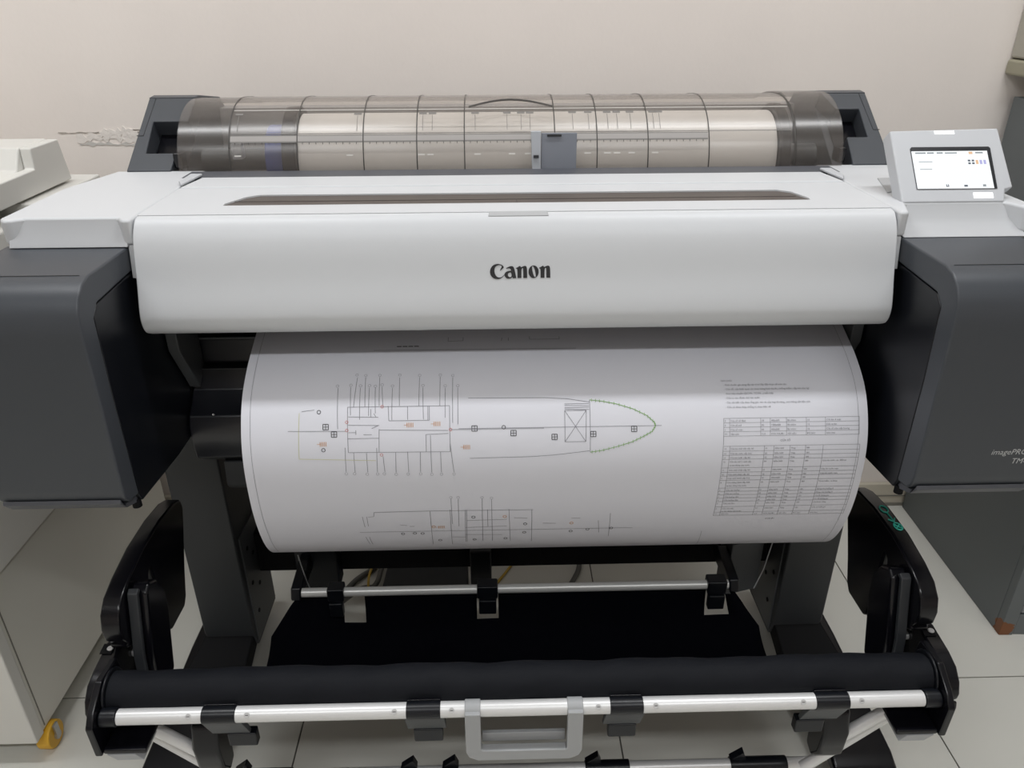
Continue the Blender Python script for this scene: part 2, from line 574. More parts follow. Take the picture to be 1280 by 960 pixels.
gC = [(433, 181), (415, 155), (385, 143), (350, 137), (310, 142), (275, 160), (252, 190), (243, 222), (250, 258), (272, 287), (305, 303), (350, 308),
      (390, 300), (420, 280), (437, 262), (428, 262), (408, 280), (380, 290), (350, 288), (325, 272), (308, 245), (302, 215), (308, 185), (325, 163),
      (350, 153), (375, 152), (400, 160), (402, 172), (388, 190), (376, 214), (386, 213), (402, 195)]
ga = [(455, 187), (475, 178), (505, 168), (530, 163), (550, 168), (562, 182), (572, 210), (582, 250), (592, 299), (592, 299), (545, 299), (545, 299),
      (540, 285), (525, 297), (500, 304), (475, 304), (452, 293), (436, 270), (434, 255), (445, 236), (470, 222), (500, 216), (522, 216), (520, 200),
      (508, 190), (490, 188), (462, 193)]
gah = [(500, 236), (520, 233), (530, 255), (530, 280), (512, 288), (492, 282), (478, 265), (482, 248)]
gn = [(585, 187), (615, 176), (638, 162), (650, 168), (655, 180), (690, 165), (715, 162), (730, 175), (735, 200), (737, 298), (737, 298), (685, 298),
      (685, 298), (685, 195), (678, 186), (660, 197), (660, 298), (660, 298), (608, 298), (608, 298), (608, 197), (588, 193)]
go = [(822 + 68 * math.cos(a * math.pi / 12), 230 + 71 * math.sin(a * math.pi / 12)) for a in range(24)]
goh = [(800, 172), (815, 166), (835, 200), (850, 260), (852, 285), (838, 292), (822, 270), (805, 215)]
for nm, loops in (('logo_letter', [gC]), ('logo_letter', [ga, gah]), ('logo_letter', [gn]), ('logo_letter', [go, goh]),
                  ('logo_letter', [[(x + 306, y) for x, y in gn]])):
    vs, fs = spline_polys([chaikin(l) for l in loops])
    b = MB()
    bv = []
    for x, y in vs:
        z = 0.9335 - (y - 222) * 1.08e-4
        bv.append(b.bm.verts.new((0.001 + (x - 643) * 9.5e-5, surf_y(z) - 0.0006, z)))
    for f in fs:
        b.bm.faces.new([bv[i] for i in f])
    b.build(nm, 'logo_black', cov, smooth=0)

# flat top of the cover with the viewing window
b = MB()
outer = [(-0.478, 0.9748), (0.478, 0.9748), (0.478, 1.1215), (-0.478, 1.1215)]
inner = [(-0.385, 1.020), (0.390, 1.020), (0.391, 1.030), (0.380, 1.066), (0.364, 1.078), (-0.352, 1.078), (-0.368, 1.066), (-0.386, 1.030)]
for z in (0.9985, 0.988):
    lo = [b.bm.verts.new((x, y, z)) for x, y in outer]
    li = [b.bm.verts.new((x, y, z)) for x, y in inner]
    ed = [b.bm.edges.new((l[i], l[(i + 1) % len(l)])) for l in (lo, li) for i in range(len(l))]
    bmesh.ops.triangle_fill(b.bm, edges=ed, use_beauty=True, use_dissolve=False)
    if z > 0.99:
        t_o, t_i = lo, li
for A, B_ in ((t_o, lo), (t_i, li)):
    n = len(A)
    for i in range(n):
        b.bm.faces.new((A[i], A[(i + 1) % n], B_[(i + 1) % n], B_[i]))
tc_ = b.build('top_panel', 'white_plastic', PR, bevel=0.0)
MB().pz(inner, 0.9945, 0.9965).build('window_pane', 'smoky_window', tc_)
MB().box(-0.0008, 0.0008, 1.021, 1.046, 0.9966, 0.9970).build('window_seam', 'cover_line', tc_)
MB().box(-0.38, 0.38, 1.0465, 1.0475, 0.9966, 0.9970).build('window_seam', 'cover_line', tc_)
MB().pz([(-0.478, 1.1228), (0.478, 1.1228), (0.468, 1.188), (-0.468, 1.188)], 0.985, 1.0).build('rear_strip', 'white_plastic', PR, bevel=0.003)
for s in (-1, 1):
    MB().prism(mirror([(0.4775, 1.128, 0.9992), (0.488, 1.15, 0.9992), (0.488, 1.200, 0.9992), (0.470, 1.200, 0.9992)], s), (0, 0, 0.004)).build('corner_fillet', 'panel_white', PR, bevel=0.0015)
MB().box(-0.500, 0.500, 1.1895, 1.236, 0.97, 0.999).build('rear_trim', 'slate_edge', PR, bevel=0.002)
MB().box(-0.477, 0.477, 1.0, 1.185, 0.87, 0.984).build('carriage_bay', 'matte_black', PR)

# ink tank housings
ink = [(0.9665, 0.9635), (0.850, 0.9635), (0.832, 0.959), (0.817, 0.948), (0.807, 0.930), (0.804, 0.905), (0.799, 0.705), (0.802, 0.690),
       (0.810, 0.680), (0.8335, 0.676), (0.8335, 0.823), (0.838, 0.916), (0.853, 0.9285), (0.9665, 0.934)]
for s in (-1, 1):
    a, b_ = sorted((s * 0.490, s * 0.646))
    tank = MB().px(ink, a, b_).build('ink_cover', 'slate', PR, bevel=0.003, seg=2)
    a2, b2 = sorted((s * 0.4915, s * 0.640))
    MB().px([(0.9665, 0.9325), (0.854, 0.927), (0.8395, 0.915), (0.835, 0.823), (0.835, 0.674), (0.842, 0.660), (0.965, 0.650), (1.05, 0.650), (1.05, 0.9625), (0.9675, 0.9625)], a2, b2).build('ink_bay', 'black_plastic', PR, bevel=0.002)
    MB().px([(0.8005, 0.690), (0.807, 0.678), (0.836, 0.672), (0.850, 0.657), (0.838, 0.660), (0.812, 0.670), (0.799, 0.684)], s * 0.497, s * 0.641).build('bottom_lip', 'slate_edge', tank, bevel=0.001)
    MB().tube([(s * 0.50, 0.84, 0.652), (s * 0.50, 0.84, 0.664)], 0.006, 12).build('rubber_foot', 'matte_black', tank)
    MB().box(min(s * 0.50, s * 0.645), max(s * 0.50, s * 0.645), 0.8480, 0.8486, 0.9633, 0.9637).build('seam', 'black_plastic', tank)
    if s > 0:
        for body, x, z, size in (('imagePROGRAF', 0.578, 0.7345, 0.0092), ('TM-300', 0.606, 0.7215, 0.0092)):
            vs, fs = text_polys(body, size * 1.18, shear=0.2)
            b = MB()
            bv = [b.bm.verts.new((x + vx * 0.98, 0.7987 - 0.0 + (z + vy - 0.705) * 0.025, z + vy)) for vx, vy in vs]
            for f in fs:
                b.bm.faces.new([bv[i] for i in f])
            o = b.build('lettering', 'print_grey', tank, smooth=0)

# touch panel
pn = Vector((0, -0.744, 0.668))
pd = Vector((0, 0.668, 0.744))


def pp(x, v, h=0.0):                             # v up the panel face from its foot, h off the face
    return Vector((x, 1.0, 0.998)) + pd * v + pn * h


# panel face outline in (x, v)
pan = MB()
pan.prism([pp(x, v) for x, v in [(0.504, 0.0), (0.640, 0.0), (0.644, 0.018), (0.655, 0.021), (0.651, 0.110), (0.503, 0.107)]], -pn * 0.022)
pan = pan.build('control_panel', 'panel_white', PR, bevel=0.0025)
MB().prism([pp(x, v, 0.0004) for x, v in [(0.526, 0.019), (0.633, 0.019), (0.634, 0.079), (0.632, 0.081), (0.528, 0.081), (0.526, 0.079)]], pn * 0.0008).build('bezel', 'screen_bezel', pan)
scr = MB().prism([pp(x, v, 0.0013) for x, v in [(0.5265, 0.0192), (0.6285, 0.0192), (0.6285, 0.0745), (0.5265, 0.0745)]], pn * 0.0004).build('screen', 'screen', pan)


def scr_rect(name, m, rects, par=scr, h=0.0019):
    q = MB()
    for x0, x1, v0, v1 in rects:
        q.prism([pp(x0, v0, h), pp(x1, v0, h), pp(x1, v1, h), pp(x0, v1, h)], pn * 0.0002)
    o = q.build(name, m, par, smooth=0)
    if len(rects) > 1:
        o['kind'] = 'stuff'
    return o


scr_rect('header', 'scr_soft', [(0.531, 0.545, 0.0705, 0.0725), (0.547, 0.556, 0.0705, 0.0725), (0.560, 0.568, 0.0705, 0.0725), (0.571, 0.587, 0.0705, 0.0722), (0.612, 0.622, 0.0705, 0.0725)])
scr_rect('warning_icon', 'scr_orange', [(0.603, 0.608, 0.0695, 0.073)])
for k, mm in enumerate(('scr_dark', 'scr_dark', 'scr_orange', 'scr_blue', 'scr_blue')):
    x = 0.600 + 0.0052 * k
    scr_rect('ink_level', mm, [(x, x + 0.0032, 0.0545, 0.0605 if k > 1 else 0.0570)] + ([] if k > 1 else [(x, x + 0.0032, 0.0585, 0.0610)]))
scr_rect('icon', 'scr_dark', [(0.565, 0.5685, 0.0215, 0.0225), (0.565, 0.566, 0.0215, 0.0250), (0.5675, 0.5685, 0.0215, 0.0250)])
scr_rect('icon', 'scr_dark', [(0.589, 0.5935, 0.0215, 0.0240)])
scr_rect('icon', 'scr_soft', [(0.614, 0.618, 0.0215, 0.0245)])
scr_rect('menu_line', 'scr_soft', [(0.534, 0.552, 0.058, 0.0588), (0.534, 0.550, 0.047, 0.0478)])
scr_rect('status_lamp', 'lamp_lit', [(0.563, 0.590, 0.1010, 0.1060)], pan, 0.0002)
scr_rect('home_key', 'lamp_lit', [(0.600, 0.626, 0.0055, 0.0135)], pan, 0.0002)

# roll housing ends
nrm = Vector((0, -0.553, 0.833))
cL = [(-0.600, 1.237, 1.000), (-0.532, 1.237, 1.000), (-0.529, 1.268, 1.0215), (-0.577, 1.268, 1.0215), (-0.580, 1.327, 1.0605), (-0.524, 1.327, 1.0605), (-0.521, 1.373, 1.091), (-0.598, 1.373, 1.091)]
cR = [(0.600, 1.237, 1.000), (0.538, 1.237, 1.000), (0.542, 1.287, 1.0340), (0.576, 1.287, 1.0340), (0.578, 1.341, 1.0697), (0.540, 1.341, 1.0697), (0.524, 1.373, 1.091), (0.598, 1.373, 1.091)]
for s, c in ((-1, cL), (1, cR)):
    end = MB().prism(c, -nrm * 0.03).build('roll_housing_end', 'slate', PR, bevel=0.002)
    a, b_ = sorted((s * 0.523, s * 0.6))
    MB().px([(1.2535, 0.80), (1.2535, 0.974), (1.3895, 1.0655), (1.3755, 1.0915), (1.395, 1.0930), (1.50, 1.078), (1.53, 1.05), (1.53, 0.80)], a, b_).build('end_body', 'slate', end, bevel=0.002)
    k0, k1, j0, j1 = (c[3][0], c[2][0], 1.268, 1.327) if s < 0 else (c[3][0], c[2][0], 1.287, 1.341)
    zz = lambda y: 1.000 + (y - 1.237) * 0.091 / 0.136
    MB().prism([Vector((x, y, zz(y))) - nrm * 0.0295 for x, y in ((k0, j0), (k1 - s * 0.008, j0), (k1 - s * 0.008, j1), (k0, j1))], nrm * 0.002).build('recess', 'gloss_black', end)
    MB().prism([Vector((s * x, y, zz(y))) + nrm * 0.0001 for x, y in ((0.589, 1.30), (0.5898, 1.30), (0.5868, 1.372), (0.586, 1.372))], nrm * 0.0003).build('seam', 'black_plastic', end)
    MB().prism([Vector((s * x, y, zz(y))) + nrm * 0.0001 for x, y in ((0.589, 1.30), (0.600, 1.30), (0.600, 1.3012), (0.589, 1.3012))], nrm * 0.0003).build('seam', 'black_plastic', end)
    MB().box(min(s * 0.517, s * 0.530), max(s * 0.517, s * 0.530), 1.250, 1.275, 1.0, 1.024).build('latch', 'gloss_black', end, bevel=0.003)

# roll cover and what it covers
rc = catmull([(1.239, 0.990), (1.242, 1.015), (1.252, 1.040), (1.270, 1.062), (1.295, 1.078), (1.325, 1.0880), (1.36, 1.0905), (1.42, 1.084), (1.48, 1.070)], 4)
rc = [(p[0], p[1]) for p in rc]


def offs(prof, d):
    n = len(prof)
    out = []
    for i in range(n):
        t = (Vector(prof[min(i + 1, n - 1)]) - Vector(prof[max(i - 1, 0)])).normalized()
        out.append((prof[i][0] - t[1] * d, prof[i][1] + t[0] * d))
    return out


rcov = MB().shell(rc, -0.439, 0.4440, 0.002).build('roll_cover', 'smoky_cover', PR, smooth=60)
MB().shell(offs(rc, -0.001), -0.519, -0.4405, 0.002).build('cover_end', 'smoky_end', rcov, smooth=60)
MB().shell(offs(rc, 0.003), 0.4455, 0.519, 0.002).build('cover_end', 'smoky_end', rcov, smooth=60)
on = offs(rc, 0.0023)
for x in (-0.439, -0.334, -0.232, -0.149, -0.075, 0.066, 0.132, 0.212, 0.308, 0.444):
    wd = 0.0009 if x < 0.44 else 0.0016
    MB().shell(on[:30], x - wd, x + wd, 0.0005).build('cover_rib', 'cover_line', rcov, smooth=60)


def cover_patch(name, m, rects, d=0.0004):
    """rects (x0, x1, z0, z1) laid on the front of the roll cover"""
    q = MB()
    for x0, x1, z0, z1 in rects:
        pr = []
        for k in range(4):
            z = z0 + (z1 - z0) * k / 3
            for a, c_ in zip(on, on[1:]):
                if a[1] <= z <= c_[1]:
                    pr.append((a[0] + (c_[0] - a[0]) * (z - a[1]) / (c_[1] - a[1]), z))
                    break
        q.shell(pr, x0, x1, d)
    o = q.build(name, m, rcov, smooth=60)
    if len(rects) > 2:
        o['kind'] = 'stuff'
    return o


cover_patch('scale_strip', 'scale_tone', [(-0.437, 0.306, 1.0405, 1.0475)])
cover_patch('scale_edge', 'cover_line_soft', [(-0.437, 0.306, 1.0475, 1.0487), (-0.437, 0.306, 1.0385, 1.0405)])
cover_patch('scale_ticks', 'cover_line', [(-0.43 + 0.0104 * k, -0.4292 + 0.0104 * k, 1.036, 1.039) for k in range(71)], 0.0007)
cover_patch('upper_edge', 'cover_line_soft', [(-0.437, 0.44, 1.0500, 1.0508)])
cover_patch('crease', 'cover_light', [(-0.437, 0.44, 1.0800, 1.0806)])
cover_patch('size_mark', 'cover_light', [(x - 0.005, x + 0.005, 1.0195, 1.0215) for x in (-0.426, -0.253, -0.142, -0.128, -0.055, -0.001, 0.024, 0.117, 0.148, 0.163, 0.186, 0.223)])
cover_patch('size_print', 'cover_line_soft', [q for x in (-0.427, -0.242, -0.140, -0.125, -0.058, -0.008, 0.014, 0.028, 0.095, 0.120, 0.150, 0.165, 0.186, 0.222, 0.232)
                                              for q in ((x - 0.006, x + 0.006, 1.0745, 1.0765), (x - 0.0004, x + 0.0004, 1.054, 1.0735))])
MB().tube([(-0.068 + 0.0133 * k, 1.302 + 0.022 * math.sin(math.pi * k / 10), 1.0825 + 0.0080 * math.sin(math.pi * k / 10)) for k in range(11)], 0.0016, 8).build('cover_grip', 'cover_line', rcov)
# roll width tag on the cover
MB().prism([(0.044, 1.233, 0.992), (0.099, 1.233, 0.992), (0.099, 1.236, 1.052), (0.044, 1.236, 1.052)], (0, 0.004, 0)).build('width_tag', 'tag_grey', rcov, bevel=0.001)
MB().prism([(0.030, 1.230, 0.992), (0.0435, 1.230, 0.992), (0.0435, 1.234, 1.055), (0.028, 1.234, 1.055)], (0, 0.006, 0)).build('tag_slider', 'tag_light', rcov, bevel=0.001)
MB().box(0.053, 0.075, 1.2335, 1.237, 1.047, 1.050).build('tag_slot', 'screen_bezel', rcov)
MB().box(0.032, 0.040, 1.2285, 1.2335, 1.016, 1.020).build('tag_slot', 'screen_bezel', rcov)
MB().px([(1.237, 0.86), (1.237, 0.972), (1.25, 0.972), (1.25, 0.91), (1.46, 0.91), (1.485, 1.060), (1.52, 1.060), (1.52, 0.86)], -0.5225, 0.5225).build('roll_tray', 'tray_grey', PR)

roll = thing('paper_roll', (0.045, 1.346, 0.995), 'white paper roll lying under the smoky roll cover of the printer', 'paper roll')
MB().tube([(-0.342, 1.346, 0.996), (0.428, 1.346, 0.996)], 0.072, 48).build('paper', 'roll_paper', roll)
MB().tube([(-0.366, 1.346, 0.996), (-0.344, 1.346, 0.996)], 0.083, 40).build('holder_flange', 'black_plastic', roll, bevel=0.003)
MB().tube([(-0.40, 1.346, 0.996), (-0.367, 1.346, 0.996)], 0.055, 32).build('holder_hub', 'blue_part', roll, bevel=0.003)
MB().tube([(0.430, 1.346, 0.996), (0.448, 1.346, 0.996)], 0.083, 40).build('holder_flange', 'black_plastic', roll, bevel=0.003)
MB().tube([(-0.515, 1.346, 0.996), (0.515, 1.346, 0.996)], 0.018, 20).build('spindle', 'bracket_grey', roll)
MB().box(-0.440, -0.424, 1.258, 1.275, 1.012, 1.036).build('sensor_tab', 'tag_light', PR, bevel=0.001)

# feed platen below the cover
pl = [(1.030, 0.602), (1.016, 0.614), (1.012, 0.640), (1.013, 0.668), (1.020, 0.684), (1.036, 0.694), (1.055, 0.712), (1.062, 0.742), (1.078, 0.746),
      (1.082, 0.782), (1.096, 0.786), (1.100, 0.866), (1.24, 0.866), (1.24, 0.602)]
MB().px(pl, -0.4905, 0.4905).build('platen_front', 'platen', PR, bevel=0.003)
MB().box(-0.489, 0.489, 1.077, 1.0815, 0.7835, 0.7865).build('platen_edge', 'bracket_grey', PR)
MB().box(-0.489, 0.489, 1.059, 1.0615, 0.742, 0.7435).build('platen_edge', 'bracket_grey', PR)
MB().px([(1.0255, 0.600), (1.020, 0.560), (1.03, 0.548), (1.24, 0.548), (1.24, 0.600)], -0.455, 0.475).build('stand_rail', 'leg_grey', PR, bevel=0.003)
for s in (-1, 1):
    MB().prism(mirror([(0.4895, 1.00, 0.80), (0.4895, 1.045, 0.72), (0.4895, 1.075, 0.74), (0.4895, 1.075, 0.845), (0.4895, 1.0, 0.845)], s), (-s * 0.016, 0, 0)).build('cheek_plate', 'bracket_grey', PR, bevel=0.002)
for x in (-0.452, -0.405, -0.36):
    MB().tube([(x, 1.0195, 0.6865), (x, 1.0165, 0.6885)], 0.0014, 8).build('rivet', 'screw', PR)
MB().box(-0.60, 0.60, 1.24, 1.50, 0.60, 0.86).build('chassis', 'matte_black', PR, bevel=0.004)

# ------------------------------------------------------------------ stand
for s in (-1, 1):
    a, b_ = sorted((s * 0.515, s * 0.612))
    leg = MB().px([(1.150, 0.600), (1.150, 0.125), (1.168, 0.075), (1.30, 0.075), (1.30, 0.600)], a, b_).build('leg', 'leg_grey', PR, bevel=0.004)
    MB().pz(mirror([(0.512, 1.29), (0.512, 1.165), (0.5148, 1.165), (0.5148, 1.29)], s), 0.09, 0.34).build('inner_plate', 'bracket_grey', leg)
    for yy, zz_ in ((1.19, 0.30), (1.215, 0.27), (1.185, 0.22), (1.22, 0.19), (1.19, 0.145), (1.25, 0.24)):
        MB().tube([(s * 0.5105, yy, zz_), (s * 0.5125, yy, zz_)], 0.0045, 10).build('hole', 'matte_black', leg)
    foot = MB().prism([(s * x, y, z) for x, y, z in ((0.518, 1.168, 0.118), (0.610, 1.168, 0.118), (0.655, 1.07, 0.055), (0.530, 1.07, 0.055))], (0, 0.03, -0.03)).build('foot_flare', 'matte_black', PR, bevel=0.004)
    a, b_ = sorted((s * 0.540, s * 0.650))
    ft = MB().px([(1.36, 0.035), (1.36, 0.075), (1.16, 0.078), (0.90, 0.062), (0.872, 0.052), (0.862, 0.035)], a, b_).build('foot', 'gloss_black', PR, bevel=0.006, seg=3)
    for yy in (0.90, 1.32):
        MB().tube([(s * 0.58, yy, 0.0175), (s * 0.60, yy, 0.0175)], 0.0175, 18).build('caster', 'matte_black', ft, bevel=0.003)
MB().box(-0.514, 0.514, 1.235, 1.262, 0.205, 0.30).build('cross_bar', 'matte_black', PR, bevel=0.003)
MB().box(-0.086, -0.046, 1.165, 1.234, 0.185, 0.30).build('centre_bracket', 'black_plastic', PR, bevel=0.003)
MB().box(-0.425, -0.345, 1.19, 1.234, 0.195, 0.30).build('side_bracket', 'black_plastic', PR, bevel=0.003)
MB().pz([(0.415, 1.17), (0.485, 1.19), (0.485, 1.234), (0.415, 1.234)], 0.175, 0.30).build('side_bracket', 'bracket_grey', PR, bevel=0.003)
for x, z in ((0.43, 0.24), (0.452, 0.205), (0.475, 0.27)):
    MB().box(x - 0.002, x + 0.002, 1.1705 + (x - 0.415) * 0.286, 1.1745 + (x - 0.415) * 0.286, z - 0.006, z + 0.006).build('slot', 'matte_black', PR)
# thin cable beside the stand legs
MB().tube([(0.475, 1.13, 0.35), (0.468, 1.135, 0.27), (0.458, 1.14, 0.22)], 0.0011, 6).build('wire', 'light_grey', PR)
MB().tube([(-0.398, 1.13, 0.33), (-0.392, 1.135, 0.27), (-0.385, 1.14, 0.225)], 0.0011, 6).build('wire', 'light_grey', PR)

# ------------------------------------------------------------------ stacker basket
fin = [(1.050, 0.500), (1.046, 0.517), (1.020, 0.527), (0.970, 0.5335), (0.905, 0.533), (0.850, 0.524), (0.820, 0.515), (0.802, 0.500), (0.795, 0.480),
       (0.797, 0.460), (0.806, 0.447), (0.803, 0.440), (0.830, 0.425), (0.868, 0.412), (0.886, 0.455), (0.902, 0.490), (0.910, 0.492), (0.912, 0.465),
       (0.908, 0.400), (0.914, 0.364), (0.924, 0.356), (0.978, 0.354), (0.990, 0.366), (1.008, 0.410), (1.032, 0.460)]
arm = [(0.838, 0.506), (0.852, 0.514), (0.872, 0.502), (0.887, 0.475), (0.886, 0.440), (0.874, 0.400), (0.858, 0.345), (0.830, 0.335), (0.806, 0.365), (0.813, 0.420)]
arm_rim = [(0.842, 0.510), (0.836, 0.507), (0.811, 0.421), (0.803, 0.366), (0.797, 0.370), (0.804, 0.424), (0.830, 0.512), (0.838, 0.516)]
brk = [(0.866, 0.396), (0.862, 0.414), (0.848, 0.425), (0.822, 0.434), (0.775, 0.4295), (0.753, 0.4235), (0.738, 0.410), (0.731, 0.394), (0.732, 0.3835),
       (0.745, 0.372), (0.80, 0.345), (0.85, 0.355)]
lobe = [(0.7315, 0.3815), (0.728, 0.370), (0.732, 0.356), (0.745, 0.346), (0.762, 0.344), (0.780, 0.351), (0.745, 0.371)]
for s in (-1, 1):
    a, b_ = sorted((s * 0.546 + 0.002, s * 0.572 + 0.002))
    f = MB().px(fin, a, b_).build('side_fin', 'gloss_black', PR, bevel=0.004, seg=3)
    a, b_ = sorted((s * 0.521 + 0.002, s * 0.5455 + 0.002))
    ar = MB().px(arm, a, b_).build('swing_arm', 'gloss_black', PR, bevel=0.005, seg=3)
    a, b_ = sorted((s * 0.530 + 0.002, s * 0.5445 + 0.002))
    MB().px(arm_rim, a, b_).build('arm_edge', 'leg_grey', ar, bevel=0.002)
    a, b_ = sorted((s * 0.5645 + 0.004, s * 0.588 + 0.004))
    bk = MB().px(brk, a, b_).build('end_bracket', 'gloss_black', PR, bevel=0.004, seg=3)
    MB().px(lobe, a, b_).build('bracket_lobe', 'gloss_black', bk, bevel=0.003)
    MB().prism([(s * x, y, z) for x, y, z in ((0.569, 0.800, 0.4325), (0.585, 0.800, 0.4325), (0.585, 0.817, 0.4345), (0.569, 0.817, 0.4345))], (0, 0, 0.0008)).build('screw_recess', 'matte_black', bk)
    MB().tube([(s * 0.577 + 0.004, 0.808, 0.434), (s * 0.577 + 0.004, 0.808, 0.4365)], 0.0045, 12).build('screw', 'screw', bk, bevel=0.001)
    MB().tube([(s * 0.5645 + 0.004, 0.835, 0.400), (s * 0.560 + 0.004, 0.835, 0.400)], 0.006, 12).build('screw', 'screw', bk, bevel=0.001)
    # end frame that carries rod and bar
    a, b_ = sorted((s * 0.556, s * 0.5655))
    ef = MB().px([(0.70, 0.352), (0.698, 0.405), (0.712, 0.420), (0.745, 0.440), (0.790, 0.436), (0.80, 0.39), (0.78, 0.352)], a, b_).build('end_frame', 'gloss_black', PR, bevel=0.002)
    a, b_ = sorted((s * 0.500, s * 0.5555))
    MB().box(a, b_, 0.703, 0.760, 0.3525, 0.360).build('frame_flange', 'gloss_black', ef, bevel=0.002)
    MB().prism([(s * x, y, z) for x, y, z in ((0.552, 0.7025, 0.3520), (0.515, 0.7025, 0.3520), (0.505, 0.7025, 0.341), (0.540, 0.7025, 0.341))], (0, 0.045, 0)).build('flange_skirt', 'handle_grey', ef, bevel=0.001)
    MB().tube([(s * 0.5335, 0.722, 0.400), (s * 0.5555, 0.722, 0.400)], 0.0125, 16).build('rod_socket', 'black_plastic', ef, bevel=0.002)
    MB().tube([(s * 0.5515, 0.757, 0.409), (s * 0.5555, 0.757, 0.409)], 0.0315, 24).build('bar_cap', 'black_plastic', ef, bevel=0.002)
    # folding struts below
    MB().tube([(s * 0.524, 0.760, 0.338), (s * 0.455, 0.760, 0.275)], 0.0088, 14).build('strut', 'aluminium', PR)
    MB().tube([(s * 0.530, 0.775, 0.303), (s * 0.425, 0.775, 0.195)], 0.0088, 14).build('strut', 'aluminium', PR)
    a, b_ = sorted((s * 0.428, s * 0.466))
    MB().px([(0.750, 0.255), (0.746, 0.30), (0.758, 0.335), (0.785, 0.340), (0.795, 0.29), (0.790, 0.235), (0.768, 0.228)], a, b_).build('strut_joint', 'gloss_black', PR, bevel=0.006, seg=3)

# white rod with black sleeves, screws and hooks
sleeves = [(-0.423, -0.379), (-0.156, -0.111), (0.113, 0.157), (0.387, 0.432)]
rod = MB().tube([(-0.533, 0.722, 0.400), (0.533, 0.722, 0.400)], 0.0105, 24).build('front_rod', 'aluminium', PR)
for x0, x1 in sleeves:
    MB().tube([(x0, 0.722, 0.400), (x1, 0.722, 0.400)], 0.0118, 20).build('sleeve', 'black_plastic', rod, bevel=0.001)
    MB().box(x0 + 0.001, x1 - 0.001, 0.728, 0.752, 0.408, 0.4115).build('sleeve_tab', 'gloss_black', rod, bevel=0.001)
    hk = MB().px([(0.718, 0.3885), (0.730, 0.387), (0.746, 0.344), (0.740, 0.342), (0.722, 0.380)], x0 - 0.004, x1 + 0.004).build('hook_plate', 'bracket_grey', rod, bevel=0.001)
    xo = 0.012 if x0 > 0.3 else (-0.012 if x0 < -0.3 else 0.0)
    MB().box(x0 + 0.004 - xo, x1 - 0.001 - xo, 0.738, 0.752, 0.318, 0.3425).build('hook_block', 'black_plastic', rod, bevel=0.002)
for x in (-0.439, -0.363, -0.171, -0.096, 0.097, 0.173, 0.369, 0.447):
    d = Vector((0, -0.75, 0.66))
    c = Vector((x, 0.722, 0.400)) + d * 0.0100
    sc = MB().tube([c, c + d * 0.0012], 0.0036, 14).build('screw', 'screw', rod)
    MB().tube([c + d * 0.0012 - Vector((0.002, 0, 0)), c + d * 0.0012 + Vector((0.002, 0, 0))], 0.0004, 6).build('screw_slot', 'black_plastic', rod)
# carrying handle
hd = MB()
hp = [(-0.079, 0.4065), (-0.079, 0.337), (-0.075, 0.327), (-0.063, 0.321), (0.061, 0.321), (0.073, 0.327), (0.077, 0.337), (0.077, 0.4065),
      (0.0565, 0.4065), (0.0565, 0.342), (0.0545, 0.3395), (-0.0565, 0.3395), (-0.0585, 0.342), (-0.0585, 0.4065)]
hd.prism([(x, 0.706 - (0.4065 - z) * 0.03, z) for x, z in hp], (0, 0.012, 0))
hd = hd.build('handle', 'handle_grey', PR, bevel=0.0025, seg=3)
for x0, x1 in ((-0.079, -0.0585), (0.0565, 0.077)):
    MB().tube([(x0, 0.722, 0.400), (x1, 0.722, 0.400)], 0.0125, 20).build('handle_clamp', 'handle_grey', hd, bevel=0.001)
MB().box(-0.0575, 0.0555, 0.722, 0.728, 0.336, 0.352).build('handle_backing', 'handle_grey', hd, bevel=0.001)

# cloth covered bar
b = MB()
random.seed(3)
nx, ns = 90, 20
rings = []
for i in range(nx + 1):
    x = -0.551 + 1.102 * i / nx
    ring = []
    for k in range(ns):
        a = 2 * math.pi * k / ns
        r = 0.0268 + 0.0011 * math.sin(31 * x + 2 * math.sin(7 * x) + a) + 0.0007 * math.sin(83 * x + 3 * a)
        ring.append(b.bm.verts.new((x, 0.757 + r * math.cos(a), 0.409 + r * math.sin(a))))
    rings.append(ring)
for i in range(nx):
    for k in range(ns):
        b.bm.faces.new((rings[i][k], rings[i][(k + 1) % ns], rings[i + 1][(k + 1) % ns], rings[i + 1][k]))
b.bm.faces.new(rings[0])
b.bm.faces.new(rings[-1][::-1])
b.build('cloth_bar', 'bar_cloth', PR, smooth=70)

# sagging basket cloth between rear rod and bar, with cut-outs at the rear clips
cp = catmull([(1.106, 0.262), (1.104, 0.235), (1.097, 0.205), (1.083, 0.178), (1.045, 0.158), (0.985, 0.155), (0.915, 0.178), (0.860, 0.225), (0.818, 0.29), (0.79, 0.35), (0.780, 0.388)], 5)
nv = len(cp)
hw = lambda v: 0.396 + 0.060 * min(1, v / 0.30) if v < 0.5 else 0.456 - 0.07 * (v - 0.5)
nx = 120
b = MB()
g = []
for i in range(nv):
    v = i / (nv - 1)
    row = []
    for k in range(nx + 1):
        u = -1 + 2 * k / nx
        x = (0.40 * u if abs(u) < 0.95 else math.copysign(0.38 + (hw(v) - 0.38) * (abs(u) - 0.95) / 0.05, u))
        wob = 0.004 * math.sin(5 * u + 6 * v) * math.sin(math.pi * v)
        row.append(b.bm.verts.new((x, cp[i][0], cp[i][1] + wob)))
    g.append(row)
holes = ((-0.322, -0.280), (-0.074, -0.031), (0.350, 0.395))
for i in range(nv - 1):
    for k in range(nx):
        c = sum((v.co for v in (g[i][k], g[i][k + 1], g[i + 1][k + 1], g[i + 1][k])), Vector()) / 4
        if i in range(1, 17) and c.z > 0.188 and i < 11 and any(h0 < c.x < h1 for h0, h1 in holes):
            continue
        b.bm.faces.new((g[i][k], g[i][k + 1], g[i + 1][k + 1], g[i + 1][k]))
cl = b.build('basket_cloth', 'cloth', PR, smooth=80)
